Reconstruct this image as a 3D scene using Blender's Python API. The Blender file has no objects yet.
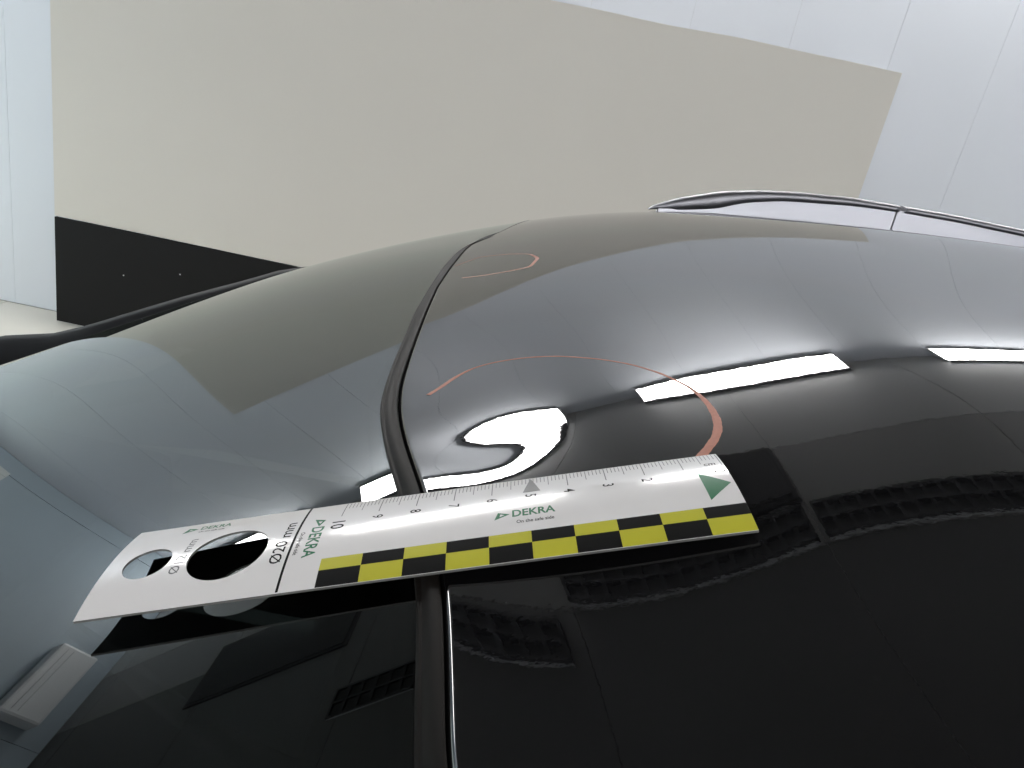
import bpy, bmesh, math, random
import numpy as np
from mathutils import Vector, Matrix
random.seed(4)
sc = bpy.context.scene
COL = sc.collection
CAMZ = 1.65            # camera height above the floor

# ---------------------------------------------------------------- camera
th = math.radians(20.2)
cam_d = bpy.data.cameras.new('camera'); cam = bpy.data.objects.new('camera', cam_d); COL.objects.link(cam)
fw = Vector((0, math.cos(th), -math.sin(th))); dn = Vector((0, -math.sin(th), -math.cos(th))); rt = Vector((1, 0, 0))
a_ = math.atan2(.2048, .979)
cx = rt*math.cos(a_) - dn*math.sin(a_)
cy = -(rt*math.sin(a_) + dn*math.cos(a_))
M3 = Matrix((cx, cy, -fw)).transposed()
cam.matrix_world = Matrix.Translation((0, 0, CAMZ)) @ M3.to_4x4()
cam_d.sensor_width = 36; cam_d.lens = 740/1024*36; cam_d.clip_start = .01
sc.camera = cam

# ---------------------------------------------------------------- world, exposure
sc.view_settings.view_transform = 'Standard'; sc.view_settings.look = 'None'
sc.view_settings.gamma = 1; sc.view_settings.use_curve_mapping = False
sc.view_settings.exposure = 0.13
w = bpy.data.worlds.new('world'); sc.world = w; w.use_nodes = True
w.node_tree.nodes['Background'].inputs[0].default_value = (.5, .55, .6, 1)
w.node_tree.nodes['Background'].inputs[1].default_value = .3
LAMP = 44.0            # fluorescent strips
DAY = 1.2              # glow of the added side window

# ---------------------------------------------------------------- materials
def mat(name, col, rough=.5, metal=0, ior=1.5, coat=0, emit=None, es=0, noise=0, nscale=5, bump=0, bscale=200, spec=.5):
    m = bpy.data.materials.new(name); m.use_nodes = True
    nt = m.node_tree; b = nt.nodes['Principled BSDF']
    b.inputs['Base Color'].default_value = (*col, 1)
    b.inputs['Roughness'].default_value = rough; b.inputs['Metallic'].default_value = metal
    b.inputs['IOR'].default_value = ior; b.inputs['Coat Weight'].default_value = coat; b.inputs['Coat Roughness'].default_value = .05
    b.inputs['Specular IOR Level'].default_value = spec
    if emit: b.inputs['Emission Color'].default_value = (*emit, 1); b.inputs['Emission Strength'].default_value = es
    tc = nt.nodes.new('ShaderNodeTexCoord')
    if noise:
        n = nt.nodes.new('ShaderNodeTexNoise'); n.inputs['Scale'].default_value = nscale; n.inputs['Detail'].default_value = 4
        nt.links.new(tc.outputs['Object'], n.inputs['Vector'])
        r = nt.nodes.new('ShaderNodeMapRange'); r.inputs[3].default_value = 1-noise; r.inputs[4].default_value = 1+noise
        nt.links.new(n.outputs['Fac'], r.inputs[0])
        mx = nt.nodes.new('ShaderNodeVectorMath'); mx.operation = 'SCALE'; mx.inputs[0].default_value = col
        nt.links.new(r.outputs[0], mx.inputs['Scale']); nt.links.new(mx.outputs[0], b.inputs['Base Color'])
    if bump:
        n = nt.nodes.new('ShaderNodeTexNoise'); n.inputs['Scale'].default_value = bscale; n.inputs['Detail'].default_value = 2
        nt.links.new(tc.outputs['Object'], n.inputs['Vector'])
        bm_ = nt.nodes.new('ShaderNodeBump'); bm_.inputs['Strength'].default_value = 1; bm_.inputs['Distance'].default_value = bump
        nt.links.new(n.outputs['Fac'], bm_.inputs['Height']); nt.links.new(bm_.outputs[0], b.inputs['Normal'])
    return m
M = dict(
    wall=mat('white_wall_panel', (.74, .775, .835), .45, noise=.02, nscale=1.5),
    sidewall=mat('grey_blue_wall_panel', (.42, .50, .57), .5, noise=.02, nscale=1.5),
    rim=mat('lamp_light_lip', (.16, .16, .17), .5),
    joint=mat('panel_joint', (.62, .64, .67), .7),
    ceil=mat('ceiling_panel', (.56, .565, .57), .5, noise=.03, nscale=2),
    ceil_dim=mat('dimmed_ceiling_panel', (.37, .37, .37), .5, noise=.03, nscale=2),  # colour darkened to carry the light falloff away from the back lamps
    ceil_dimmer=mat('dimmest_ceiling_panel', (.17, .17, .17), .5, noise=.03, nscale=2),  # deeper step of that falloff, put into the panel colour
    cjoint=mat('ceiling_joint', (.9, .9, .9), .5),
    tile=mat('floor_tile', (.55, .53, .48), .35, noise=.06, nscale=3),
    grout=mat('floor_grout', (.35, .34, .31), .8),
    beige=mat('beige_backdrop', (.75, .722, .665), .6, noise=.02, nscale=2),
    blackboard=mat('black_backdrop', (.003, .003, .0035), .55, noise=.1, nscale=6, spec=.3),
    screw=mat('screw_head', (.7, .7, .7), .3, 1),
    dark=mat('dark_hatch', (.03, .03, .032), .6),
    grille=mat('dark_grille', (.05, .05, .055), .6),
    paint=mat('black_car_paint', (.0035, .0035, .004), .012, ior=1.52, bump=.0000025, bscale=420),
    rubber=mat('black_rubber', (.009, .0075, .0065), .5, bump=.000006, bscale=900, spec=.06),
    trim=mat('black_plastic', (.015, .015, .016), .35),
    pillar=mat('matt_black_pillar', (.012, .012, .013), .6, spec=.2),
    alu=mat('anodised_rail', (.30, .30, .33), .5, 1),
    alu2=mat('anodised_rail_infill', (.50, .51, .56), .5, 1),
    crayon=mat('orange_crayon', (.36, .12, .07), .6, noise=.25, nscale=900),
    white=mat('white_plastic', (.71, .695, .695), .13, bump=.00001, bscale=1500),
    back=mat('black_foil', (.01, .01, .01), .5),
    edge=mat('grey_cut_edge', (.10, .10, .095), .5),
    yellow=mat('yellow_print', (.45, .43, .03), .35, spec=.3),
    black=mat('black_print', (.006, .006, .006), .5, spec=.05),
    grey=mat('grey_print', (.09, .09, .095), .4),
    green=mat('green_print', (.0, .12, .045), .4, spec=.2),
    tyre=mat('tyre_rubber', (.02, .02, .02), .8),
    housing=mat('lamp_housing', (.7, .7, .72), .5),
    unit=mat('white_unit', (.85, .87, .9), .4),
    interior=mat('dark_interior', (.012, .012, .013), .8),
    lamp=mat('fluorescent_diffuser', (.9, .9, .9), .5, emit=(1, .985, .96), es=LAMP),
    day=mat('added_daylight_pane', (.8, .9, .9), .5, emit=(.84, 1.0, .97), es=DAY),  # emission that brightens the left end of the back wall
    frame=mat('added_window_frame', (.7, .72, .72), .4),
    headlamp=mat('headlamp_lens', (.5, .5, .52), .1),
)
def glass(name, ior, tint):
    m = bpy.data.materials.new(name); m.use_nodes = True; nt = m.node_tree; nt.nodes.clear()
    o = nt.nodes.new('ShaderNodeOutputMaterial'); mx = nt.nodes.new('ShaderNodeMixShader')
    fr = nt.nodes.new('ShaderNodeFresnel'); fr.inputs[0].default_value = ior
    g = nt.nodes.new('ShaderNodeBsdfGlossy'); g.inputs['Roughness'].default_value = .006; g.inputs['Color'].default_value = (.96, 1, .99, 1)
    t = nt.nodes.new('ShaderNodeBsdfTransparent'); t.inputs[0].default_value = (*tint, 1)
    nt.links.new(fr.outputs[0], mx.inputs[0]); nt.links.new(t.outputs[0], mx.inputs[1]); nt.links.new(g.outputs[0], mx.inputs[2])
    nt.links.new(mx.outputs[0], o.inputs[0]); return m
M['glass'] = glass('windshield_glass', 1.62, (.025, .03, .03))
M['sideglass'] = glass('side_glass', 1.6, (.06, .07, .07))

# ---------------------------------------------------------------- helpers
def link(name, me, parent=None, m=None):
    o = bpy.data.objects.new(name, me); COL.objects.link(o)
    if parent: o.parent = parent
    if m and me is not None and len(me.materials) == 0: me.materials.append(m)
    return o
def mesh(name, verts, faces, m=None, parent=None, smooth=False):
    me = bpy.data.meshes.new(name); me.from_pydata([tuple(map(float, v)) for v in verts], [], [tuple(f) for f in faces]); me.update()
    if smooth: me.polygons.foreach_set('use_smooth', [True]*len(me.polygons))
    return link(name, me, parent, m)
def box_data(lo, hi, bev=0):
    bm = bmesh.new(); bmesh.ops.create_cube(bm, size=1)
    for v in bm.verts:
        v.co = Vector([lo[i] + (v.co[i]+.5)*(hi[i]-lo[i]) for i in range(3)])
    if bev: bmesh.ops.bevel(bm, geom=bm.edges[:], offset=bev, segments=2, affect='EDGES', profile=.6)
    return bm
def box(name, lo, hi, m, parent=None, bev=0):
    bm = box_data(lo, hi, bev); me = bpy.data.meshes.new(name); bm.to_mesh(me); bm.free()
    return link(name, me, parent, m)
def thing(name, label, cat, loc=(0, 0, 0), group=None):
    o = bpy.data.objects.new(name, None); COL.objects.link(o); o.location = loc
    o.empty_display_size = .1
    o['label'] = label; o['category'] = cat
    if group: o['group'] = group
    return o
def struct(o): o['kind'] = 'structure'; return o
def sweep(name, path, prof, m, parent=None, close=True, caps=True, smooth=True, scale=None):
    """profile points (side, up) swept along path of Vectors (side = horizontal normal)"""
    V = []; F = []; n = len(prof); P = [Vector(p) for p in path]
    for i, p in enumerate(P):
        t = (P[min(i+1, len(P)-1)] - P[max(i-1, 0)]).normalized()
        s = t.cross(Vector((0, 0, 1))).normalized(); u = s.cross(t).normalized()
        k = scale[i] if scale else 1
        for a, b in prof: V.append(p + s*a*k + u*b*k)
    for i in range(len(P)-1):
        for j in range(n if close else n-1):
            F.append((i*n+j, i*n+(j+1) % n, (i+1)*n+(j+1) % n, (i+1)*n+j))
    if caps and close:
        F.append(tuple(range(n))[::-1]); F.append(tuple((len(P)-1)*n+j for j in range(n)))
    return mesh(name, V, F, m, parent, smooth)

# ---------------------------------------------------------------- the room
YB, YF, XL, XR, H = 4.1, -3.6, -4.25, 4.6, 3.56
T = .12
fl = struct(box('floor', (XL-T, YF-T, -.2), (XR+T, YB+T, -.006), M['grout']))
tb = box_data((0, 0, -.02), (.594, .594, 0), .002); tme = bpy.data.meshes.new('tile'); tb.to_mesh(tme); tb.free(); tme.materials.append(M['tile'])
nx = int((XR-XL)/.6)+1; ny = int((YB-YF)/.6)+1
for i in range(nx):
    for j in range(ny):
        x = XL+i*.6; y = YB-.6*(j+1)
        if x+.594 > XR or y < YF: continue
        o = bpy.data.objects.new('tile', tme); COL.objects.link(o); o.parent = fl; o.location = (x+.003, y+.003, 0)
def panelled(name, axis, pos, sgn, a0, a1, step, first, z0, z1, m, seams=.004):
    if axis == 'y': b = box(name, (a0-T, min(pos, pos+sgn*T), z0), (a1+T, max(pos, pos+sgn*T), z1), M['joint'])
    else: b = box(name, (min(pos, pos+sgn*T), a0, z0), (max(pos, pos+sgn*T), a1, z1), M['joint'])
    struct(b)
    xs = [a0]; x = first
    while x < a1-.05:
        if x > a0+.05: xs.append(x)
        x += step
    xs.append(a1)
    for u, v in zip(xs[:-1], xs[1:]):
        d = -sgn*.012 if axis == 'x' else -sgn*.003
        if axis == 'y': box('panel', (u+seams/2, min(pos, pos+d), z0+.002), (v-seams/2, max(pos, pos+d), z1-.002), m, b, .0008)
        else: box('panel', (min(pos, pos+d), u+seams/2, z0+.002), (max(pos, pos+d), v-seams/2, z1-.002), m, b, .0015)
    return b
panelled('wall_back', 'y', YB+.003, 1, XL, XR, .5, -4.0, 0, H, M['wall'], .0012)
panelled('wall_front', 'y', YF-.003, -1, XL, XR, 1.0, -4.0, 0, H, M['wall'])
panelled('wall_right', 'x', XR+.012, 1, YF, YB, 1.0, -3.0, 0, H, M['wall'])
wl = struct(box('wall_left', (XL-T-.012, YF, 0), (XL-.012, YB, H), M['joint']))
WY0, WY1, WZ0, WZ1 = 2.35, 3.95, .10, 1.80
for u, v in ((YF, -2.3), (-2.3, -1.0), (-1.0, .3), (.3, 1.3), (1.3, WY0), (WY1, YB)):
    box('panel', (XL-.012, u+.002, .002), (XL, v-.002, H-.002), M['sidewall'], wl, .0015)
box('panel', (XL-.012, WY0+.002, .002), (XL, WY1-.002, WZ0), M['sidewall'], wl, .0015)
box('panel', (XL-.012, WY0+.002, WZ1), (XL, WY1-.002, H-.002), M['sidewall'], wl, .0015)
wn = struct(box('added_window_1', (XL-.012, WY0, WZ0), (XL-.004, WY1, WZ1), M['frame']))  # unseen window, added to throw daylight on the back wall's left end
pw = (WY1-WY0-.16)/3
for i in range(3):
    y = WY0+.05+i*(pw+.03)
    box('pane', (XL-.006, y, WZ0+.05), (XL-.002, y+pw, WZ1-.05), M['day'], wn)
for y0, y1 in ((WY0, WY0+.05), (WY1-.05, WY1)) + tuple((WY0+.05+i*(pw+.03)-.03, WY0+.05+i*(pw+.03)) for i in (1, 2)):
    box('added_window_frame', (XL-.006, y0, WZ0), (XL+.02, y1, WZ1), M['frame'], wn, .003)
for z0, z1 in ((WZ0, WZ0+.05), (WZ1-.05, WZ1)):
    box('added_window_frame', (XL-.006, WY0, z0), (XL+.018, WY1, z1), M['frame'], wn, .003)
ce = struct(box('ceiling', (XL-T, YF-T, H+.012), (XR+T, YB+T, H+.012+T), M['housing']))
xs = [XL]+[.12+1.05*k for k in range(-5, 5) if XL+.1 < .12+1.05*k < XR-.1]+[XR]
ys = [YF, -1.5, .5, 2.49, 2.95, YB]
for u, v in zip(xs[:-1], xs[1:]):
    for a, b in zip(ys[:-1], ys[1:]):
        box('panel', (u+.0015, a+.0015, H), (v-.0015, b-.0015, H+.012), M['ceil' if b > 3 else ('ceil_dim' if b > 2.5 else 'ceil_dimmer')], ce, .0015)  # panel colour steps darker with distance from the back lamps, imitating falloff

# beige and black backdrop board
bd = thing('backdrop_board', 'tall beige board with a black lower band standing before the white wall', 'board', (-.58, 3.95, 0))
def local(o, p): return p[0]-o.location.x, p[1]-o.location.y, p[2]-o.location.z
def sheet(name, x0, x1, z0, z1, y, d, m, parent, wave=0):
    n = 60; V = []; F = []
    for i in range(n+1):
        t = i/n; x = x0+(x1-x0)*t
        wz = wave*(.6*math.sin(t*9)+.4*math.sin(t*23+1)+.3*math.sin(t*41)) * (1 if .35 < t < .97 else .2)
        yy = y + wave*.5*math.sin(t*17)
        V += [local(parent, p) for p in ((x, yy, z0), (x, yy, z1+wz), (x, yy+d, z1+wz), (x, yy+d, z0))]
    for i in range(n):
        for j in range(4): F.append((i*4+j, i*4+(j+1) % 4, i*4+4+(j+1) % 4, i*4+4+j)[::-1])
    F.append((0, 1, 2, 3)); F.append((n*4+3, n*4+2, n*4+1, n*4))
    return mesh(name, V, F, m, parent)
sheet('upper_board', -2.642, 1.515, .617, 2.15, 3.94, .014, M['beige'], bd, .006)
lb = sheet('lower_board', -2.640, 1.505, .012, .612, 3.936, .018, M['blackboard'], bd)
for px_ in (-2.25, -1.93):
    me = bpy.data.meshes.new('screw'); bm = bmesh.new(); bmesh.ops.create_uvsphere(bm, u_segments=12, v_segments=8, radius=.0045)
    for v in bm.verts: v.co.y *= .5
    bm.to_mesh(me); bm.free(); o = link('screw', me, bd, M['screw'])
    o.location = local(bd, (px_, 3.934, .362 if px_ < -2.2 else .435))
for x in (-2.5, -.6, 1.35):
    box('batten', local(bd, (x, 3.955, .0)), local(bd, (x+.05, 4.09, 2.05)), M['housing'], bd)

# lamps in the wall / ceiling corner
def corner_lamp(x0, x1, yw, sgn, label, group=None):
    t = thing('corner_light', label, 'lamp', ((x0+x1)/2, yw, H), group)
    lz, ly = .15, .21
    def P(x, y, z): return (x-t.location.x, y-yw, z-H)
    s = -sgn
    V = []
    for x in (x0, x1): V += [P(x, yw, H), P(x, yw+s*ly, H), P(x, yw, H-lz)]
    mesh('housing', V, [(0, 1, 2), (3, 5, 4), (0, 3, 4, 1), (0, 2, 5, 3)], M['housing'], t)
    e = .004
    V = []
    for x in (x0+e, x1-e):
        V += [P(x, yw+s*(ly-.006), H-.002), P(x, yw+s*.002, H-lz+.004), P(x, yw+s*(ly*.49), H-lz*.51)]
    F = [(0, 2, 5, 3), (2, 1, 4, 5), (0, 1, 2), (3, 5, 4), (0, 3, 4, 1)]
    mesh('diffuser', V, F, M['lamp'], t)
    a, b = sorted((yw+s*ly, yw+s*(ly+.006))); p, q = P(x0, a, H-.030), P(x1, b, H); box('rim', p, q, M['rim'], t)  # lips added to block grazing lamp light beside the diffuser
    a, b = sorted((yw, yw+s*.036)); p, q = P(x0, a, H-lz-.006), P(x1, b, H-lz); box('rim', p, q, M['rim'], t)
    return t
yb = YB
for x0, x1, l in ((-4.2, -3.05, 'fluorescent corner light at the left end of the back wall row'),
                  (-2.58, -.99, 'fluorescent corner light whose reflection bends in the dented roof'),
                  (-.37, .90, 'fluorescent corner light above the right half of the beige board'),
                  (1.52, 2.9, 'fluorescent corner light at the right end of the back wall row')):
    corner_lamp(x0, x1, yb, 1, l, 'corner lights along the back wall')
for i, x0 in enumerate((-3.3, -1.3, .7, 2.7)):  # unseen lamps, added on the front wall to light the board and back wall
    corner_lamp(x0, x0+1.45, YF, -1, 'added fill light behind the car, %s from the window' % ('first', 'second', 'third', 'fourth')[i], 'added fill lights along the front wall')

# dark hatches and grilles on the ceiling
def hatch(x0, x1, y0, y1, label):
    t = thing('ceiling_hatch', label, 'hatch', ((x0+x1)/2, (y0+y1)/2, H), 'dark ceiling hatches')
    o = t.location
    box('frame', (x0-o.x, y0-o.y, -.012), (x1-o.x, y1-o.y, 0), M['grille'], t, .003)
    box('cover', (x0-o.x+.02, y0-o.y+.02, -.018), (x1-o.x-.02, y1-o.y-.02, -.012), M['dark'], t, .002)
hatch(-.92, .115, 2.64, 2.945, 'black square ceiling hatch reflected beside the ruler end')
hatch(-3.12, -2.1, 2.22, 2.70, 'dark ceiling hatch reflected in the windshield under the ruler')
def grille(x0, x1, y0, y1, label, g):
    t = thing('ceiling_grille', label, 'grille', ((x0+x1)/2, (y0+y1)/2, H), g)
    o = t.location; a, b, c, d = x0-o.x, x1-o.x, y0-o.y, y1-o.y
    box('backing', (a, c, -.004), (b, d, 0), M['dark'], t)
    for q in ((a, c, b, c+.012), (a, d-.012, b, d), (a, c, a+.012, d), (b-.012, c, b, d), (a, (c+d)/2-.006, b, (c+d)/2+.006)):
        box('frame', (q[0], q[1], -.014), (q[2], q[3], 0), M['grille'], t)
    box('frame_edge', (a, c-.004, -.006), (b, c, 0), M['joint'], t)
    n = int((x1-x0)/.07)
    me = None
    for i in range(1, n):
        x = a+(b-a)*i/n
        if me is None:
            bm = box_data((-.01, c+.012, -.012), (.01, d-.012, -.004)); me = bpy.data.meshes.new('slat'); bm.to_mesh(me); bm.free(); me.materials.append(M['grille'])
        s = bpy.data.objects.new('slat', me); COL.objects.link(s); s.parent = t; s.location = (x, 0, 0)
for i, (x0, x1) in enumerate(((-.93, .10), (.14, 1.15), (1.19, 2.2), (2.24, 3.25))):
    grille(x0, x1, 2.50, 2.62, 'dark slatted ceiling grille, %s from the left in the wide row' % ('first', 'second', 'third', 'fourth')[i], 'wide ceiling grilles')
for i, (x0, x1, y0, y1) in enumerate(((-2.03, -1.60, 1.73, 1.90), (-1.45, -.99, 2.34, 2.45))):
    grille(x0, x1, y0, y1, 'small dark ceiling grille reflected %s the black seal' % ('left of', 'right of')[i], 'small ceiling grilles')

# white unit on the left wall
un = thing('wall_unit', 'white box unit high on the left wall above the added window', 'heater', (XL, 2.72, 3.05))
box('body', (0, -.28, .03), (.10, .28, .33), M['unit'], un, .02)
for i in range(2): box('slat', (.101, -.24, .09+i*.045), (.104, .24, .096+i*.045), M['housing'], un)

# ---------------------------------------------------------------- car surface (height field fitted to a real roof)
K = .85
NX, NY, X0, Y0, HS = 26, 19, -1.5, -.6, .15
COEF = np.array([-123913,-120133,-117352,-115560,-114731,-114821,-115777,-117534,-120021,-123167,-126903,-131165,-135903,-141079,-146672,-152678,-159103,-165961,-173264,
-110764,-106655,-103532,-101395,-100224,-99980,-100606,-102027,-104166,-106940,-110274,-114103,-118384,-123093,-128229,-133806,-139840,-146348,-153338,
-98261,-93901,-90495,-88058,-86590,-86059,-86405,-87544,-89382,-91822,-94781,-98197,-102042,-106315,-111037,-116233,-121927,-128133,-134855,
-86352,-81861,-78249,-75560,-73831,-73056,-73175,-74088,-75675,-77818,-80423,-83440,-86869,-90741,-95095,-99967,-105376,-111332,-117834,
-74932,-70506,-66807,-63921,-61958,-60974,-60922,-61673,-63062,-64933,-67189,-69813,-72851,-76369,-80417,-85029,-90215,-95974,-102302,
-63843,-59771,-56182,-53189,-51004,-49821,-49654,-50320,-51562,-53163,-55052,-57291,-59983,-63216,-67037,-71462,-76486,-82098,-88287,
-52884,-49532,-46353,-43435,-41054,-39626,-39384,-40071,-41192,-42473,-43968,-45858,-48288,-51335,-55017,-59327,-64242,-69741,-75813,
-41855,-39580,-37208,-34715,-32277,-30489,-30119,-31001,-31930,-32789,-33906,-35549,-37844,-40815,-44443,-48693,-53534,-58938,-64894,
-30629,-29656,-28460,-26911,-24877,-22707,-21890,-23185,-23645,-24051,-24924,-26493,-28790,-31778,-35408,-39629,-44404,-49708,-55533,
-19231,-19578,-19705,-19517,-18708,-16850,-15056,-16427,-16190,-16413,-17263,-18911,-21299,-24350,-27997,-32182,-36874,-42055,-47720,
-7857,-9413,-10728,-11799,-12574,-12730,-10897,-10117,-10174,-10392,-11268,-13022,-15523,-18630,-22261,-26372,-30941,-35962,-41431,
3176,514,-1840,-3856,-5432,-6287,-5506,-5561,-5940,-6178,-7300,-9091,-11603,-14665,-18199,-22173,-26574,-31393,-36630,
13501,9773,6397,3379,719,-1552,-3009,-3394,-3424,-3972,-5455,-7235,-9538,-12393,-15738,-19521,-23712,-28298,-33274,
22776,17980,13537,9421,5609,2211,-309,-1466,-1922,-2814,-4538,-6546,-8852,-11572,-14731,-18307,-22273,-26609,-31307,
30740,24892,19407,14273,9531,5384,2196,171,-1149,-2576,-4507,-6746,-9203,-11930,-14988,-18399,-22158,-26251,-30668,
37239,30420,24018,18052,12618,7902,4104,1237,-1001,-3088,-5346,-7816,-10460,-13285,-16338,-19656,-23255,-27136,-31293,
42226,34580,27431,20820,14840,9613,5211,1578,-1484,-4249,-6950,-9711,-12568,-15541,-18658,-21955,-25457,-29175,-33110,
45731,37425,29694,22572,16125,10409,5431,1121,-2651,-6052,-9247,-12363,-15479,-18636,-21868,-25205,-28672,-32285,-36050,
47822,39014,30826,23283,16416,10240,4732,-169,-4553,-8531,-12220,-15729,-19145,-22525,-25913,-29339,-32827,-36393,-40046,
48580,39391,30839,22934,15685,9084,3102,-2313,-7228,-11723,-15882,-19794,-23536,-27173,-30752,-34308,-37865,-41439,-45038,
48081,38596,29742,21519,13925,6941,537,-5329,-10709,-15663,-20258,-24562,-28642,-32558,-36358,-40079,-43746,-47376,-50977,
46385,36660,27547,19043,11138,3812,-2964,-9225,-15015,-20380,-25374,-30051,-34466,-38672,-42714,-46628,-50441,-54169,-57820,
43540,33610,24270,15515,7332,-298,-7402,-14012,-20163,-25897,-31254,-36281,-41021,-45520,-49816,-53945,-57931,-61792,-65535,
39580,29467,19924,10945,2516,-5382,-12775,-19692,-26165,-32228,-37917,-43269,-48320,-53108,-57665,-62023,-66204,-70227,-74098,
34528,24247,14521,5342,-3304,-11438,-19084,-26270,-33027,-39385,-45375,-51029,-56376,-61446,-66267,-70863,-75257,-79463,-83492,
28394,17957,8065,-1291,-10126,-18462,-26327,-33747,-40752,-47372,-53635,-59568,-65195,-70540,-75625,-80468,-85087,-89497,-93706]).reshape(NX, NY)*1e-5
LOCAL = np.array([0,0,0,0,0,0,0,0,0,0,0,0,0,0,0,0,0,0,0,0,0,0,0,0,0,0,0,0,0,0,0,0,0,0,0,0,0,0,0,0,0,0,0,0,0,0,0,0,0,0,0,0,0,0,0,0,0,0,0,0,-1351,-5513,-11318,-13680,-8081,1777,7637,6144,1073,-2585,-2802,-1265,-180,0,0,0,0,0,0,-2601,-10976,-24716,-35217,-27647,-446,14487,8497,-3336,-8141,-5482,-1498,147,0,0,0,0,0,0,-2722,-11396,-27571,-46651,-50666,-14301,5709,-3598,-16873,-13291,-4472,494,994,0,0,0,0,0,0,-1977,-7661,-18263,-33874,-48707,-36884,-24633,-27082,-31331,-12989,-635,2652,1519,0,0,0,0,0,0,-979,-3542,-7766,-13900,-24930,-35797,-36016,-38985,-31778,-10756,-9,2365,1297,0,0,0,0,0,0,-369,-1911,-5968,-14888,-28686,-29496,-5225,-3332,-6089,-7169,-2463,679,842,0,0,0,0,0,0,-658,-3900,-12157,-26278,-39516,-33071,2324,25562,22337,7272,1744,1432,944,0,0,0,0,0,0,-1688,-7337,-18049,-30926,-36987,-25897,988,23658,26721,17951,11004,5885,2142,0,0,0,0,0,0,-2463,-8700,-17754,-25365,-25582,-15717,-59,12710,16182,14993,14580,9695,3663,0,0,0,0,0,0,-2141,-6613,-11786,-14739,-13154,-7274,159,5477,5881,5901,9710,8739,3781,0,0,0,0,0,0,-966,-2738,-4441,-5052,-4128,-2046,266,1519,832,694,3370,4081,1964,0,0,0,0,0,0,0,0,0,0,0,0,0,0,0,0,0,0,0,0,0,0,0,0,0,0,0,0,0,0,0,0,0,0,0,0,0,0,0,0,0,0,0,0,0,0,0,0,0,0,0,0,0,0,0,0,0,0,0,0]).reshape(17, 19)*1e-8
GLAS = np.array([-53454,-60149,-67091,-74260,-81618,-89107,-96661,-104209,-111685,-119039,-126239,-133280,-140182,-146992,-153779,-160622,-167604,-174795,-182241,
-48334,-53710,-59361,-65273,-71419,-77753,-84211,-90720,-97208,-103621,-109931,-116142,-122296,-128460,-134723,-141176,-147900,-154953,-162362,
-44032,-48092,-52462,-57131,-62079,-67270,-72650,-78145,-83678,-89187,-94648,-100079,-105543,-111136,-116965,-123124,-129683,-136681,-144133,
-40536,-43282,-46387,-49834,-53600,-57659,-61973,-66477,-71085,-75728,-80380,-85077,-89914,-95020,-100514,-106482,-112972,-120003,-127577,
-37824,-39252,-41111,-43371,-45989,-48932,-52181,-55700,-59413,-63230,-67110,-71117,-75402,-80126,-85403,-91291,-97809,-104954,-112721,
-35855,-35955,-36583,-37705,-39242,-41109,-43283,-45796,-48635,-51673,-54811,-58185,-62026,-66506,-71698,-77614,-84243,-91567,-99578,
-34571,-33325,-32727,-32753,-33308,-34209,-35318,-36754,-38735,-41044,-43457,-46298,-49865,-54264,-59494,-65521,-72317,-79862,-88146,
-33877,-31289,-29454,-28384,-28039,-28174,-28329,-28616,-29752,-31330,-33064,-35586,-39092,-43549,-48889,-55067,-62053,-69833,-78403,
-33633,-29745,-26681,-24476,-23185,-22719,-22208,-21553,-21861,-22561,-23869,-26363,-29942,-34489,-39941,-46263,-53436,-61451,-70306,
-33653,-28530,-24299,-20964,-18570,-17235,-16330,-15797,-15387,-15366,-16533,-18991,-22547,-27109,-32626,-39068,-46415,-54658,-63791,
-33728,-27422,-22081,-17686,-14158,-11363,-10021,-10316,-9950,-9805,-10925,-13280,-16750,-21286,-26845,-33394,-40907,-49371,-58778,
-33675,-26216,-19762,-14265,-9663,-6120,-4496,-4578,-4733,-5117,-6403,-8779,-12253,-16814,-22442,-29112,-36800,-45490,-55172,
-33382,-24830,-17357,-10947,-5672,-1834,140,506,78,-881,-2562,-5162,-8784,-13472,-19237,-26073,-33965,-42899,-52866,
-32830,-23336,-15056,-8027,-2384,1648,3928,4637,4171,2843,734,-2226,-6134,-11063,-17053,-24119,-32262,-41473,-51748,
-32092,-21880,-13044,-5641,214,4402,6901,7829,7411,5894,3442,97,-4177,-9439,-15739,-23106,-31555,-41088,-51702,
-31298,-20607,-11432,-3819,2162,6462,9098,10158,9790,8177,5479,1790,-2865,-8510,-15181,-22911,-31721,-41622,-52615,
-30590,-19627,-10274,-2558,3486,7850,10560,11690,11348,9670,6791,2817,-2196,-8232,-15307,-23441,-32658,-42969,-54381,
-30093,-19015,-9596,-1852,4207,8588,11325,12476,12129,10388,7362,3148,-2183,-8594,-16075,-24634,-34286,-45041,-56906,
-29909,-18822,-9416,-1697,4336,8698,11422,12559,12178,10363,7201,2777,-2837,-9595,-17469,-26454,-36551,-47769,-60113,
-30112,-19085,-9744,-2089,3886,8198,10878,11969,11529,9624,6327,1710,-4163,-11239,-19485,-28881,-39421,-51106,-63940,
-30754,-19831,-10589,-3026,2866,7103,9712,10732,10210,8200,4763,-41,-6155,-13527,-22120,-31908,-42877,-55023,-68346,
-31871,-21078,-11958,-4508,1279,5421,7939,8867,8244,6114,2529,-2461,-8805,-16456,-25376,-35535,-46915,-59506,-73306,
-33488,-22841,-13858,-6537,-869,3160,5570,6387,5646,3383,-359,-5536,-12104,-20022,-29251,-39761,-51532,-64549,-78808,
-35621,-25129,-16294,-9113,-3578,324,2609,3301,2427,20,-3886,-9253,-16043,-24219,-33744,-44589,-56731,-70154,-84850,
-38278,-27948,-19269,-12238,-6847,-3086,-939,-387,-1405,-3968,-8046,-13606,-20617,-29043,-38854,-50019,-62515,-76324,-91435,
-41465,-31301,-22785,-15913,-10678,-7070,-5074,-4674,-5850,-8578,-12834,-18591,-25820,-34492,-44578,-56050,-68885,-83062,-98570]).reshape(NX, NY)*1e-5
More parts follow.
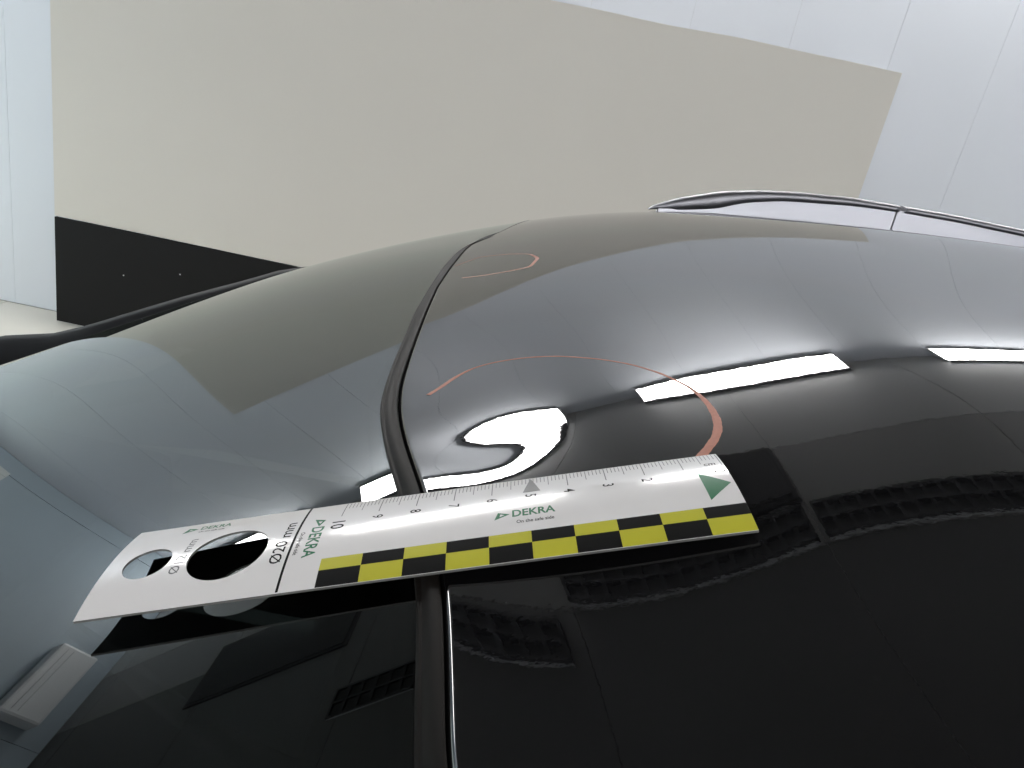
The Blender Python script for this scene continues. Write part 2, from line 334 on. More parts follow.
DENT = [0.001057, -0.015236, 0.240477, 0.015013, 0.041816, -1.422817, 0.001999, 2.86935, -0.036529, 0.121221, -0.166771, 0.0823]
def bas(t): return np.stack([(1-t)**3, 4-6*t*t+3*t**3, 1+3*t+3*t*t-3*t**3, t**3], -1)/6
def spline(x, y, CF=COEF):
    gx = (x-X0)/HS; gy = (y-Y0)/HS
    ix = np.clip(np.floor(gx).astype(int), 1, NX-3); iy = np.clip(np.floor(gy).astype(int), 1, NY-3)
    I = ix[..., None]+np.arange(-1, 3); J = iy[..., None]+np.arange(-1, 3)
    return np.einsum('...i,...j,...ij->...', bas(gx-ix), bas(gy-iy), CF[I[..., :, None], J[..., None, :]])
def dent(x, y):      # a shallow press dent in the sheet
    a, cx_, cy_, sx, sy, rot, b, k = DENT[:8]
    cr, sr = np.cos(rot), np.sin(rot)
    u = (cr*(x-cx_)+sr*(y-cy_))/sx; v = (-sr*(x-cx_)+cr*(y-cy_))/sy; r2 = u*u+v*v
    X = x*10; tt = DENT[8]+DENT[9]*X+DENT[10]*X**2+DENT[11]*X**3
    return -a*np.exp(-r2/2)+b*np.exp(-r2/(2*k*k)) + tt*np.exp(-((y-.235)/.09)**2-((x-.03)/.13)**2)*(y-.235)
def local_dent(x, y):      # fine shape of the dent
    gx = (x+.085)/.0125; gy = (y-.125)/.0125
    m = (gx > 1) & (gx < 14) & (gy > 1) & (gy < 16)
    ix = np.clip(np.floor(gx).astype(int), 1, 13); iy = np.clip(np.floor(gy).astype(int), 1, 15)
    I = ix[..., None]+np.arange(-1, 3); J = iy[..., None]+np.arange(-1, 3)
    return np.einsum('...i,...j,...ij->...', bas(np.clip(gx-ix, 0, 1)), bas(np.clip(gy-iy, 0, 1)), LOCAL[I[..., :, None], J[..., None, :]])*m
def S0(x, y):
    x = np.asarray(x, float)/K; y = np.asarray(y, float)/K
    return K*(spline(x, y)+dent(x, y)+local_dent(x, y)) + CAMZ
KG = .879
def G0(x, y):
    return KG*spline(np.asarray(x, float)/KG, np.asarray(y, float)/KG, GLAS) + CAMZ
def S(x, y):
    f = G0 if x < -.062 else S0
    return float(f(np.array([x]), np.array([y]))[0])
def G(x, y): return float(G0(np.array([x]), np.array([y]))[0])
def SN(x, y, e=2e-5, f=None):
    f = f or S0
    zx = (f(x+e, y)-f(x-e, y))/2/e; zy = (f(x, y+e)-f(x, y-e))/2/e
    n = np.stack([-zx, -zy, np.ones_like(zx)], -1); return n/np.linalg.norm(n, axis=-1, keepdims=True)
# header gap between windshield and roof
ks = 1
def G1(x, y):      # windshield height, level with the roof sheet towards the far side of the gap
    x = np.asarray(x, float); y = np.asarray(y, float)
    a = np.full_like(y, -.056); w_ = np.clip((y-.42)/.30, 0, 1); w_ = w_*w_*(3-2*w_)
    return G0(x, y)+(S0(a, y)-G0(a, y)-.0006)*w_*np.exp(-(np.clip(a-x, 0, 9)/.16)**2)
SL = [(-.12, .05), (-.05, .034), (.03, .0145)] + [(0.097, -0.0033), (0.1134, -0.0064), (0.135, -0.0105), (0.1486, -0.014), (0.165, -0.0191), (0.1851, -0.0261), (0.1955, -0.03), (0.2089, -0.0349), (0.2349, -0.0427), (0.2478, -0.0458), (0.2687, -0.0488), (0.2956, -0.0516), (0.3303, -0.0546), (0.387, -0.0596), (0.444, -0.062), (0.5147, -0.0635), (0.5688, -0.0625), (0.6092, -0.058), (0.6304, -0.0503), (0.6476, -0.0391)] + [(.77, -.030), (.84, -.023), (.93, -.018), (1.05, -.013)]
SR = [(-.12, .058), (-.05, .042), (.03, .0215)] + [(0.0927, 0.0026), (0.1098, -0.0002), (0.132, -0.0042), (0.1455, -0.0073), (0.1615, -0.012), (0.1814, -0.0187), (0.2058, -0.0272), (0.2246, -0.0332), (0.2462, -0.0388), (0.2681, -0.0426), (0.2925, -0.0451), (0.323, -0.0477), (0.3745, -0.052), (0.4397, -0.0568), (0.5007, -0.0581), (0.5761, -0.0583), (0.6356, -0.0555), (0.6618, -0.05), (0.679, -0.0391)] + [(.77, -.027), (.84, -.020), (.93, -.015), (1.05, -.010)]
YY = np.linspace(-.12, 1.05, 1171)
def smooth_curve(L):
    v = np.interp(YY, [p[0] for p in L], [p[1] for p in L])
    kx = np.exp(-(np.arange(-45, 46)/9.)**2); kx /= kx.sum()
    vp = np.concatenate([v[0]-(v[1]-v[0])*np.arange(45, 0, -1), v, v[-1]+(v[-1]-v[-2])*np.arange(1, 46)])
    return np.convolve(vp, kx, 'valid')
_sl, _sr = smooth_curve(SL), smooth_curve(SR)
def xl(y): return np.interp(np.asarray(y)/ks, YY, _sl)*ks
def xr(y): return np.interp(np.asarray(y)/ks, YY, _sr)*ks

def grid_mesh(name, X, Y, Z, N, m, parent, flip=False):
    r, c = X.shape
    V = np.stack([X, Y, Z], -1).reshape(-1, 3)
    idx = np.arange(r*c).reshape(r, c)
    F = np.stack([idx[:-1, :-1], idx[:-1, 1:], idx[1:, 1:], idx[1:, :-1]], -1).reshape(-1, 4)
    me = bpy.data.meshes.new(name); me.from_pydata(V.tolist(), [], F.tolist()); me.update()
    me.polygons.foreach_set('use_smooth', [True]*len(me.polygons))
    if N is not None: me.normals_split_custom_set_from_vertices(N.reshape(-1, 3).tolist())
    return link(name, me, parent, m)

car = thing('car', 'glossy black car with a dented roof under the ruler and a grey roof rail', 'car', (0, 0, 0))
YLO, YHI = -.115, .985
yv = np.unique(np.concatenate([np.linspace(YLO, .06, 30), np.arange(.06, .34, .0022), np.linspace(.34, YHI, 150)]))
# roof: columns from the gap edge to the rear, dense near the dent
cols = np.concatenate([np.arange(0, .19, .0022), .19+np.cumsum(np.linspace(.003, .035, 75))]); cols = cols[cols < 1.62]
cols = np.concatenate([cols, [1.62]])
Yg, Cg = np.meshgrid(yv, cols, indexing='ij')
e0 = xr(Yg); Xg = e0+.0016+Cg*(1.62-e0-.0016)/1.62
Zg = S0(Xg, Yg); Ng = SN(Xg, Yg)
# rolled front edge of the sheet
ang = np.linspace(90, -5, 9)[1:]
EX = []; EZ = []; EN = []
ye = yv; xb = xr(ye)+.0016; nb = SN(xb, ye)
for a in ang:
    s_, c_ = math.sin(math.radians(a)), math.cos(math.radians(a))
    r_ = .0016
    EX.append(xb-c_*r_); EZ.append(S0(xb, ye)-(1-s_)*r_ - .25*c_*r_)
    n = np.stack([-c_*np.ones_like(xb)+nb[:, 0]*s_, nb[:, 1], nb[:, 2]*s_+.02], -1); EN.append(n/np.linalg.norm(n, axis=-1, keepdims=True))
EX.append(EX[-1]); EZ.append(EZ[-1]-.006); EN.append(EN[-1])
X = np.concatenate([np.stack(EX[::-1], 1), Xg], 1); Z = np.concatenate([np.stack(EZ[::-1], 1), Zg], 1)
Y = np.concatenate([np.repeat(yv[:, None], len(EX), 1), Yg], 1)
N = np.concatenate([np.stack(EN[::-1], 1), Ng], 1)
roof = grid_mesh('roof_panel', X, Y, Z, N, M['paint'], car)
roof['label'] = 'glossy black roof sheet with a shallow dent'
# windshield
wc = np.concatenate([np.arange(0, .2, .004), np.linspace(.2, 1.08, 110)])
Yg, Cg = np.meshgrid(yv, wc, indexing='ij')
e1 = xl(Yg)
Xw = e1+.0005-Cg
Xw = Xw[:, ::-1]; Yg = Yg.copy()
ws = grid_mesh('windshield', Xw, Yg, G1(Xw, Yg), SN(Xw, Yg, f=G1), M['glass'], car)
# seal in the gap
pr = [(0, -.004), (0, -.0006), (.03, .0006), (.09, .0010), (.16, .0007), (.20, .0005), (.26, .0009), (.36, .0015), (.50, .0018), (.64, .0017), (.76, .0013), (.86, .0009), (.92, .0004), (.955, -.0006), (.97, -.003), (.97, -.005)]
ys_ = np.linspace(YLO, YHI, 420)
V = []; F = []
for y in ys_:
    a, b = float(xl(y)), float(xr(y)); za, zb = float(G1(np.array([a]), np.array([y]))[0]), float(S0(np.array([b]), np.array([y]))[0])
    for u, h in pr: V.append((a+(b-a)*u, y, za+(zb-za)*u+h*.7*(float(np.interp(y, [.2, .4], [1, .3])) if h > 0 else 1)))
n = len(pr)
for i in range(len(ys_)-1):
    for j in range(n-1): F.append((i*n+j, i*n+j+1, (i+1)*n+j+1, (i+1)*n+j))
mesh('header_seal', V, F, M['rubber'], car, True)
# floor of the gap
V = []; F = []
for y in ys_:
    a, b = float(xl(y)), float(xr(y)); V += [(a-.004, y, float(G1(np.array([a]), np.array([y]))[0])-.0045), (b+.006, y, float(S0(np.array([b]), np.array([y]))[0])-.0065)]
for i in range(len(ys_)-1): F.append((2*i, 2*i+1, 2*i+3, 2*i+2))
mesh('gap_channel', V, F, M['trim'], car)

# crayon marks drawn on the roof
def ribbon(name, pts, wd, label):
    P = np.array(pts)*ks; n = len(P); d = np.r_[0, np.cumsum(np.hypot(*np.diff(P, axis=0).T))]; q = np.linspace(0, d[-1], 240)
    X = np.interp(q, d, P[:, 0]); Y_ = np.interp(q, d, P[:, 1]); kx = np.exp(-(np.arange(-14, 15)/7.)**2); kx /= kx.sum()
    sm = lambda v: np.convolve(np.r_[2*v[0]-v[14:0:-1], v, 2*v[-1]-v[-2:-16:-1]], kx, 'valid')
    X, Y_ = sm(X), sm(Y_); tx, ty = np.gradient(X), np.gradient(Y_); l = np.hypot(tx, ty); nx_, ny_ = -ty/l, tx/l
    W_ = np.interp(q/d[-1], [a for a, b in wd], [b for a, b in wd])*(1+.05*np.sin(q*900)+.04*np.sin(q*2300+1))
    V = []; F = []
    for k in (-1, -.5, 0, .5, 1):
        x = X+nx_*W_*k/2; y = Y_+ny_*W_*k/2; z = S0(x, y)+(.00012 if abs(k) < 1 else .00003)
        V.append(np.stack([x, y, z], -1))
    V = np.stack(V, 1).reshape(-1, 3).tolist()
    for i in range(239):
        for j in range(4): F.append((i*5+j, i*5+j+1, i*5+6+j, i*5+5+j))
    o = mesh(name, V, F, M['crayon'], car, True); o['label'] = label
ARC1 = [(-0.0297, 0.2541), (-0.0263, 0.2596), (-0.0222, 0.2691), (-0.0158, 0.2771), (-0.0066, 0.2801), (0.0048, 0.2802), (0.0162, 0.277), (0.0307, 0.2683), (0.0407, 0.2594), (0.0498, 0.2472), (0.0575, 0.2323), (0.061, 0.2187), (0.0619, 0.2064), (0.0605, 0.1972), (0.0575, 0.1914), (0.0541, 0.1855), (0.0511, 0.181)]
ARC2 = [(-0.0555, 0.5071), (-0.0413, 0.5294), (-0.0202, 0.5221), (-0.0062, 0.5097), (-0.0002, 0.4887), (-0.004, 0.4592), (-0.0185, 0.4539), (-0.0332, 0.453), (-0.0443, 0.456)]
ribbon('crayon_mark', ARC1, [(0, .0019), (.08, .0019), (.16, .0010), (.5, .0008), (.7, .0010), (.85, .0024), (1, .0028)], 'thick orange crayon arc around the dent')
ribbon('crayon_mark', ARC2, [(0, .0009), (.4, .0012), (.55, .0024), (.7, .0022), (1, .0018)], 'thin orange crayon loop further back on the roof')

# roof rails
def rail(yc, sgn):
    r_ = thing_part = bpy.data.objects.new('roof_rail', None); COL.objects.link(r_); r_.parent = car
    top = [(.1233, -.0862), (.1307, -.0794), (.159, -.0648), (.2055, -.0479), (.2533, -.0369), (.3018, -.0296), (.3631, -.0233), (.4196, -.0212), (.4881, -.0190), (.5821, -.0192), (.75, -.021), (1.0, -.027), (1.25, -.040), (1.4, -.055), (1.5, -.085)]
    low = [(.1233, -.0872), (.1307, -.0850), (.159, -.080), (.2055, -.0690), (.2336, -.0559), (.281, -.0437), (.366, -.0325), (.4218, -.0288), (.4909, -.0265), (.5851, -.0268), (.75, -.029), (1.0, -.036), (1.25, -.050), (1.4, -.068), (1.5, -.088)]
    q = np.concatenate([np.linspace(.1233, .7, 90), np.linspace(.72, 1.5, 40)])
    def sm(L):
        v = np.interp(q, [a for a, b in L], [b for a, b in L]); kx = np.array([1, 2, 3, 2, 1])/9.
        vv = v.copy(); vv[2:-2] = np.convolve(v, kx, 'valid'); return vv
    tz, lz_ = sm(top)+CAMZ, sm(low)+CAMZ
    def bar(name, sel, m, wid, prof):
        V = []; F = []; n = len(prof)
        for x, a, b in zip(q[sel], tz[sel], lz_[sel]):
            tap = min(1, (x-.118)/.05)**.5
            for u, h in prof: V.append((x, yc+sgn*u*wid*tap, b+(a-b)*h))
        k = len(q[sel])
        for i in range(k-1):
            for j in range(n): F.append((i*n+j, i*n+(j+1) % n, (i+1)*n+(j+1) % n, (i+1)*n+j))
        F.append(tuple(range(n))); F.append(tuple((k-1)*n+j for j in range(n)))
        o = mesh(name, V, F, m, r_, True); o.data.polygons[-1].use_smooth = False; o.data.polygons[-2].use_smooth = False; return o
    C8 = [(-1, .35), (-.95, .7), (-.6, .93), (0, 1), (.6, .93), (.95, .7), (1, .3), (.8, .02), (0, 0), (-.8, .02)]
    sp = int(np.argmin(abs(q-.4196)))
    bar('rail_bar', slice(0, sp+1), M['alu'], .013, C8)
    bar('rail_bar', slice(sp+1, len(q)), M['alu'], .013, C8)
    def infill(name, x0, x1):
        V = []; F = []; xs_ = np.linspace(x0, x1, 60)
        for x in xs_:
            zt = float(np.interp(x, q, lz_))+.0015; zb = min(S(x, yc)-.004, zt-.002)
            V += [(x, yc-sgn*.009, zt), (x, yc-sgn*.011, zb), (x, yc+sgn*.012, zb), (x, yc+sgn*.01, zt)]
        for i in range(59):
            for j in range(4): F.append((i*4+j, i*4+(j+1) % 4, i*4+4+(j+1) % 4, i*4+4+j))
        F += [(0, 1, 2, 3), tuple(59*4+j for j in (3, 2, 1, 0))]
        mesh(name, V, F, M['alu2'], r_)
    infill('rail_foot', .135, .4185)
    infill('rail_foot', .4205, 1.47)
rail(.967, 1)
rail(-.088, -1)

# lower body, pillars, doors: what lies beyond the roof
CY = .44
def loft(name, secs, m, parent, smooth=True, cap=True):
    V = []; F = []; n = len(secs[0][1])
    for x, sec in secs:
        for y, z in sec: V.append((x, y, z))
    for i in range(len(secs)-1):
        for j in range(n): F.append((i*n+j, i*n+(j+1) % n, (i+1)*n+(j+1) % n, (i+1)*n+j))
    if cap: F.append(tuple(range(n))); F.append(tuple((len(secs)-1)*n+j for j in range(n))[::-1])
    return mesh(name, V, F, m, parent, smooth)
def sec(w, zb, zm, zt, crown):
    h = [(-w*.93, zb), (-w, zb+.12), (-w*1.0, zm), (-w*.97, zt-.06), (-w*.90, zt), (-w*.45, zt+crown), (0, zt+crown*1.2)]
    return [(CY+y, z) for y, z in h]+[(CY-y, z) for y, z in h[-2::-1]]
loft('body_shell', [(-2.12, sec(.70, .32, .5, .60, .01)), (-2.05, sec(.80, .26, .5, .70, .02)), (-1.85, sec(.88, .24, .5, .80, .03)), (-1.5, sec(.91, .24, .5, .86, .03)), (-1.12, sec(.92, .24, .55, .895, .02)),
                    (-.6, sec(.92, .24, .58, .90, .0)), (.6, sec(.92, .24, .6, .93, 0)), (1.6, sec(.91, .26, .62, .95, 0)), (2.1, sec(.88, .3, .64, .95, 0)), (2.3, sec(.82, .36, .6, .90, 0))], M['paint'], car)
# far and near door mirrors
for s, ym in ((1, 1.30), (-1, CY-(1.30-CY))):
    mr = bpy.data.objects.new('door_mirror', None); COL.objects.link(mr); mr.parent = car
    bm = box_data((-.11, -.10, -.065), (.05, .10, .065), .03)
    for v in bm.verts:
        if v.co.x < -.03: v.co.y *= .85; v.co.z *= .8
    me = bpy.data.meshes.new('mirror_housing'); bm.to_mesh(me); bm.free()
    for p in me.polygons: p.use_smooth = True
    o = link('mirror_housing', me, mr, M['paint']); o.location = (-1.03, ym, CAMZ-.70)
    o = box('mirror_glass', (.049, -.085, -.05), (.053, .085, .05), M['back'], mr); o.location = (-1.03, ym, CAMZ-.70)
    y0, y1 = sorted((ym-s*.09, ym-s*.28)); box('mirror_arm', (-1.02, y0, CAMZ-.77), (-.97, y1, CAMZ-.73), M['trim'], mr, .01)
def quadstrip(name, A, B, m, parent=car):
    V = [*A, *B]; n = len(A); return mesh(name, V, [(i, i+1, n+i+1, n+i) for i in range(n-1)], m, parent, True)
for s in (1, -1):
    ye_ = YHI if s > 0 else YLO
    yo = CY+s*(.86)
    def edge(x): return (x, ye_+s*.004, S(x, ye_)+.001)
    # A pillar following the windshield side, cant rail along the roof
    pts = [(x, ye_+s*.014+s*max(0, -x-.1)*.10, S(x, ye_)-.020-max(0, -x-.1)*.008) for x in np.linspace(-1.10, -.02, 40)]
    if s > 0:
        tp = [(-.02, S(-.02, ye_)-CAMZ-.022), (-.12, S(-.12, ye_)-CAMZ-.016), (-.336, -.270), (-.39, -.2975), (-.46, -.3315), (-.533, -.3695), (-.629, -.4205), (-.68, -.445), (-.78, -.478), (-.95, -.57), (-1.15, -.69)]
        xs2 = np.linspace(-1.13, -.02, 60); zs2 = np.interp(xs2, [a for a, b in tp[::-1]], [b for a, b in tp[::-1]])
        pts = [(x, 1.0+max(0, -x-.6)*.25, z+CAMZ-.034) for x, z in zip(xs2, zs2)]
    sweep('windshield_pillar', pts, [(.024*math.cos(a), .034*math.sin(a)) for a in np.linspace(0, 2*math.pi, 13)[:-1]], M['pillar'], car)
    pts = [(x, ye_+s*.012, S(x, ye_)-.031) for x in np.linspace(-.02, 1.62, 50)]
    sweep('cant_rail', pts, [(.018*math.cos(a), .026*math.sin(a)) for a in np.linspace(0, 2*math.pi, 13)[:-1]], M['paint'], car)
    # side windows and pillars
    def side(x0, x1, name, m, off=0, nn=14):
        xs_ = np.linspace(x0, x1, nn)
        A = [(x, ye_+s*(.02+off), (S(x, ye_)-.04)) for x in xs_]
        B = [(x, yo+s*off, .90+.02*(x+1)/2) for x in xs_]
        quadstrip(name, A, B, m)
    side(-.55, .12, 'side_window', M['sideglass']); side(.20, .95, 'side_window', M['sideglass']); side(1.0, 1.5, 'side_window', M['sideglass'])
    side(.12, .20, 'door_pillar', M['trim'], .003, 2); side(.95, 1.0, 'door_pillar', M['trim'], .003, 2); side(1.5, 1.62, 'rear_pillar', M['paint'], .003, 3)
    V = [(-.55, ye_+s*.02, S(-.55, ye_)-.04), (-1.10, ye_+s*.10, .93), (-.55, yo, .905)]
    mesh('quarter_window', V, [(0, 1, 2)], M['sideglass'], car)
# rear window
A = [(1.62, y, S(1.62, y)-.004) for y in np.linspace(YLO, YHI, 12)]; B = [(2.12, CY+(y-CY)*1.5, .97) for y in np.linspace(YLO, YHI, 12)]
quadstrip('rear_window', A, B, M['sideglass'])
# headliner and dashboard below the glass
A = []; F = []
xs_ = np.linspace(-.03, 1.6, 20); ys2 = np.linspace(YLO+.02, YHI-.02, 16)
for x in xs_:
    for y in ys2: A.append((x, y, S(x, y)-.035))
for i in range(19):
    for j in range(15): F.append((i*16+j, i*16+j+1, i*16+17+j, i*16+16+j))
mesh('headliner', A, F, M['interior'], car, True)
bmx = box('dashboard', (-1.08, CY-.70, .86), (-.55, CY+.70, .98), M['interior'], car, .03)
box('bulkhead', (-1.14, CY-.70, .80), (-1.08, CY+.70, .90), M['trim'], car, .01)
for y in (CY-.36, CY+.36):
    box('seat', (.15, y-.25, .5), (.35, y+.25, 1.20), M['interior'], car, .05)
    box('headrest', (.20, y-.12, 1.22), (.30, y+.12, 1.42), M['interior'], car, .04)
for x in (-1.35, 1.45):
    for s in (1, -1):
        wy = CY+s*.86
        me = bpy.data.meshes.new('wheel'); bm = bmesh.new()
        R = [(.0, .10), (.20, .10), (.24, .115), (.30, .115), (.335, .10), (.345, .06), (.345, -.06), (.335, -.10), (.24, -.11), (.0, -.11)]
        ring = []
        for i in range(40):
            a = 2*math.pi*i/40; ring.append([bm.verts.new((r*math.cos(a), s*d, r*math.sin(a)+.345)) for r, d in R])
        for i in range(40):
            for j in range(len(R)-1): bm.faces.new((ring[i][j], ring[(i+1) % 40][j], ring[(i+1) % 40][j+1], ring[i][j+1]))
        bmesh.ops.remove_doubles(bm, verts=bm.verts, dist=1e-5); bm.to_mesh(me); bm.free()
        o = link('wheel', me, car, M['tyre']); o.location = (x, wy, 0)
        me = bpy.data.meshes.new('rim'); bm = bmesh.new()
        for i in range(5):
            a = 2*math.pi*i/5; c = Vector((math.cos(a), 0, math.sin(a))); p = Vector((-math.sin(a), 0, math.cos(a)))
            for lo, hi in ((.03, .22),):
                vs = [bm.verts.new(c*r+p*w_*q+Vector((0, s*(.104+d), .345))) for r, w_ in ((lo, .025), (hi, .035)) for q in (-1, 1) for d in (0, .012)]
                for f in ((0, 1, 3, 2), (4, 6, 7, 5), (0, 4, 5, 1), (2, 3, 7, 6), (1, 5, 7, 3), (0, 2, 6, 4)): bm.faces.new([vs[k] for k in f])
        bm.to_mesh(me); bm.free(); r2 = link('rim', me, o, M['alu'])

# ---------------------------------------------------------------- the ruler
v = [0.057074, 0.183304, -0.075658, 0.07172, -0.015272, -0.014492, 0.03592, 0.158475, 0.001901, 0.000289]
O = Vector((v[0], v[1], v[2]+CAMZ+.0006)); Wd, Ln, hh, bw = v[6:10]
wv = Vector(v[3:6]); Rm = Matrix.Rotation(wv.length, 3, wv.normalized())
U0 = Vector((-.944, -.116, -.314)).normalized(); V0 = Vector((0, -1, 0)); V0 = (V0-U0*V0.dot(U0)).normalized(); N0 = U0.cross(V0)
if N0.z < 0: N0 = -N0
RU, RV, RN = Rm @ U0, Rm @ V0, Rm @ N0
def rp(s, w_, h=0):      # millimetres along, across, above
    s, w_ = s/1000, w_/1000
    nn = 4*hh*(w_/Wd)*(1-w_/Wd)+4*bw*(s/Ln)*(1-s/Ln)+h/1000
    return O+RU*s+RV*w_+RN*nn - O
LM, WM = Ln*1000, Wd*1000
ruler = thing('ruler', 'white ten centimetre ruler with yellow and black checks lying across the roof seal', 'ruler', O)
def grid2(bm, ss, ws, top):
    g = [[bm.verts.new((s, w_, 0)) for w_ in ws] for s in ss]
    for i in range(len(ss)-1):
        for j in range(len(ws)-1): bm.faces.new((g[i][j], g[i+1][j], g[i+1][j+1], g[i][j+1]))
def hole_cell(bm, s0, s1, cs, cw, r):
    n = 96; NL = 8
    ring = []
    per = []
    for i in range(n):
        a = 2*math.pi*(i+.5)/n; c, s_ = math.cos(a), math.sin(a)
        tx = ((s1 if c > 0 else s0)-cs)/c if abs(c) > 1e-9 else 1e9; ty = ((WM if s_ > 0 else 0)-cw)/s_ if abs(s_) > 1e-9 else 1e9
        t = min(tx, ty); per.append([cs+c*t, cw+s_*t])
    for cxx, cyy in ((s0, 0), (s0, WM), (s1, 0), (s1, WM)):
        k = min(range(n), key=lambda i: (per[i][0]-cxx)**2+(per[i][1]-cyy)**2); per[k] = [cxx, cyy]
    for i in range(n):
        a = 2*math.pi*(i+.5)/n; p0 = (cs+r*math.cos(a), cw+r*math.sin(a))
        ring.append([bm.verts.new((p0[0]+(per[i][0]-p0[0])*k/NL, p0[1]+(per[i][1]-p0[1])*k/NL, 0)) for k in range(NL+1)])
    for i in range(n):
        for k in range(NL): bm.faces.new((ring[i][k], ring[i][k+1], ring[(i+1) % n][k+1], ring[(i+1) % n][k]))
bm = bmesh.new()
wsl = np.linspace(0, WM, 37)
HC = ((126.9, 18.9, 10.0), (147.8, 18.6, 6.0))
grid2(bm, np.linspace(0, 114.5, 60), wsl, 1)
hole_cell(bm, 114.5, 139.4, *HC[0]); hole_cell(bm, 139.4, LM, *HC[1])
bmesh.ops.recalc_face_normals(bm, faces=bm.faces)
if sum(f.normal.z for f in bm.faces) < 0: bmesh.ops.reverse_faces(bm, faces=bm.faces)
faces = bm.faces[:]
top = [v_.co.copy() for v_ in bm.verts]; tf = [[v_.index for v_ in f.verts] for f in bm.faces]; bm.verts.index_update(); tf = [[v_.index for v_ in f.verts] for f in bm.faces]
be = [(e.verts[0].index, e.verts[1].index) for e in bm.edges if len(e.link_faces) == 1 and not (abs(e.verts[0].co.x-114.5) < .01 and abs(e.verts[1].co.x-114.5) < .01) and not (abs(e.verts[0].co.x-139.4) < .01 and abs(e.verts[1].co.x-139.4) < .01)]
bm.free()
TH = .6
n = len(top)
VV = [rp(p.x, p.y, 0) for p in top]+[rp(p.x, p.y, -TH) for p in top]
FF = [tuple(f[::-1]) for f in tf]; nt_ = len(FF)
FF += [tuple(i+n for i in f) for f in tf]; nb_ = len(FF)
VV += VV[:]
FF += [(a+2*n, b+2*n, b+3*n, a+3*n) for a, b in be]
pl = mesh('plate', VV, FF, None, ruler)
for mm in (M['white'], M['back'], M['edge']): pl.data.materials.append(mm)
pl.data.polygons.foreach_set('material_index', [0]*nt_+[1]*(nb_-nt_)+[2]*(len(FF)-nb_))
pl.data.polygons.foreach_set('use_smooth', [True]*nb_+[False]*(len(FF)-nb_))
# make sure the upper side faces up
pl.data.update()
if pl.data.polygons[0].normal.dot(RN) < 0: pl.data.flip_normals()
HP = .03
def rect(V, F, s0, s1, w0, w1, h=HP, nw=None):
    nw = nw or max(1, int(abs(w1-w0)/1.0)); b = len(V)
    ns = max(1, int(abs(s1-s0)/5))
    for i in range(ns+1):
        for j in range(nw+1): V.append(rp(s0+(s1-s0)*i/ns, w0+(w1-w0)*j/nw, h))
    for i in range(ns):
        for j in range(nw): F.append((b+i*(nw+1)+j, b+i*(nw+1)+j+1, b+(i+1)*(nw+1)+j+1, b+(i+1)*(nw+1)+j))
for i in range(10):
    for r, (w0, w1) in enumerate(((26.7, 30.6), (30.6, WM-.12))):
        V, F = [], []; rect(V, F, i*10.12+.02, i*10.12+10.14, w0, w1)
        y_ = (i+r) % 2 == 1
        mesh('yellow_check' if y_ else 'black_check', V, F, M['yellow' if y_ else 'black'], ruler, True)
V, F = [], []
for i in range(0, 101):
    L_ = 8.4 if i % 10 == 0 else (6.3 if i % 5 == 0 else 3.9)
    s = i*.995+.5
    tw = .13 if i % 10 == 0 else .10
    rect(V, F, s-tw, s+tw, .35, L_, HP)
mesh('scale_marks', V, F, M['grey'], ruler)
V, F = [], []; rect(V, F, 109.9, 110.55, .1, WM-.3); mesh('divider_line', V, F, M['black'], ruler)
def tri(name, pts, m, h=HP):
    # subdivided triangle following the curve
    V, F = [], []; n = 12; idx = {}
    a, b, c = [Vector((*p, 0)) for p in pts]
    for i in range(n+1):
        for j in range(n+1-i):
            p = a+(b-a)*i/n+(c-a)*j/n; idx[i, j] = len(V); V.append(rp(p.x, p.y, h))
    for i in range(n):
        for j in range(n-i):
            F.append((idx[i, j], idx[i+1, j], idx[i, j+1]))
            if j < n-i-1: F.append((idx[i+1, j], idx[i+1, j+1], idx[i, j+1]))
    return mesh(name, V, F, m, ruler)
tri('green_triangle', [(7.6, 11.4), (.9, 17.9), (7.4, 24.2)], M['green'])
tri('grey_triangle', [(49.9, .6), (52.1, 9.3), (47.5, 9.3)], M['grey'], HP*1.6)
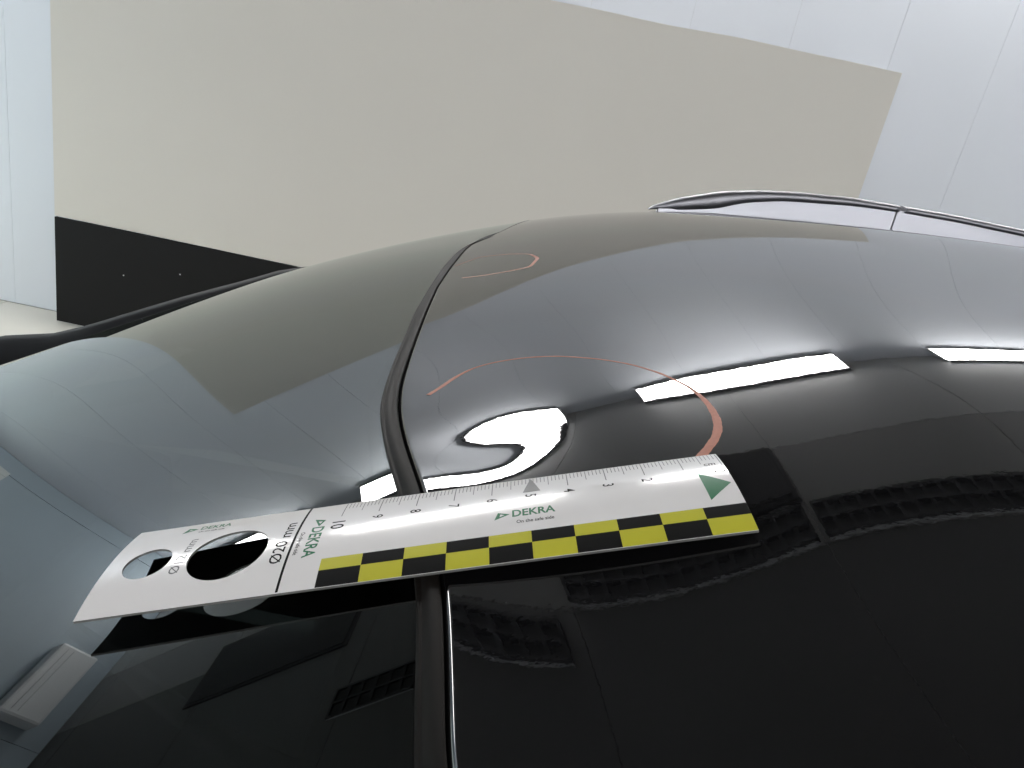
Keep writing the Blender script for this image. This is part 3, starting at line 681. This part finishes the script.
# lettering
def text(txt, s, w_, size, mode, m, sx=1, bold=0, name='lettering', align='CENTER'):
    cu = bpy.data.curves.new('t', 'FONT'); cu.body = txt; cu.size = size; cu.align_x = align; cu.align_y = 'CENTER'; cu.offset = bold; cu.resolution_u = 3
    o = bpy.data.objects.new('t', cu); COL.objects.link(o)
    dg = bpy.context.evaluated_depsgraph_get(); me0 = o.evaluated_get(dg).to_mesh()
    bm = bmesh.new(); bm.from_mesh(me0); o.evaluated_get(dg).to_mesh_clear()
    bpy.data.objects.remove(o); bpy.data.curves.remove(cu)
    for v_ in bm.verts:
        x, y = v_.co.x*sx, v_.co.y
        if mode == 'up': p = (s-x, w_-y)          # upright in the picture
        elif mode == 'cw': p = (s-y, w_+x)
        else: p = (s+y, w_-x)
        v_.co = rp(*p, HP)
    me = bpy.data.meshes.new(name); bm.to_mesh(me); bm.free(); return link(name, me, ruler, m)
for i in range(10): text(str(i), i*9.95+.5 if i else 2.1, 11.3 if i else 11.6, 4.0, 'cw', M['black'], .9, .03, 'number')
text('10', 100.2, 12.6, 4.9, 'cw', M['black'], .95, .06, 'number')
text('cm', 3.4, 6.9, 2.6, 'up', M['black'], 1, .03, 'unit_lettering')
def logo(s, w_, k, mode, m=M['green']):      # hollow triangle pointing right
    def mp(x, y):
        x *= k; y *= k
        return (s-x, w_-y) if mode == 'up' else (s-y, w_+x)
    o_ = [(-.5, .5), (.65, .05), (-.85, -.65)]; i_ = [(-.28, .22), (.12, .04), (-.35, -.22)]
    V = [rp(*mp(*p), HP) for p in o_+i_]
    mesh('emblem', V, [(0, 1, 4, 3), (1, 2, 5, 4), (2, 0, 3, 5)], m, ruler)
text('DEKRA', 49.8, 19.2, 4.0, 'up', M['green'], .84, .10); logo(57.2, 19.3, 2.6, 'up')
text('On the safe side', 49.4, 22.7, 1.75, 'up', M['black'], .80, .02)
text('DEKRA', 135.8, 3.4, 2.7, 'up', M['green'], 1.0, .05); logo(142.2, 3.8, 2.6, 'up')
text('On the safe side', 136.2, 5.6, 1.1, 'up', M['black'], 1.0, .01)
text('DEKRA', 105.2, 18.9, 4.4, 'cw', M['green'], .92, .09); logo(105.2, 10.7, 2.7, 'cw')
text('On the safe side', 108.6, 19.2, 1.6, 'cw', M['black'], .9, .01)
text('\u00d820 mm', 113.0, 17.3, 4.3, 'ccw', M['black'], 1.15, .03)
text('\u00d812 mm', 138.9, 17.3, 3.6, 'ccw', M['grey'], 1.15, .02)
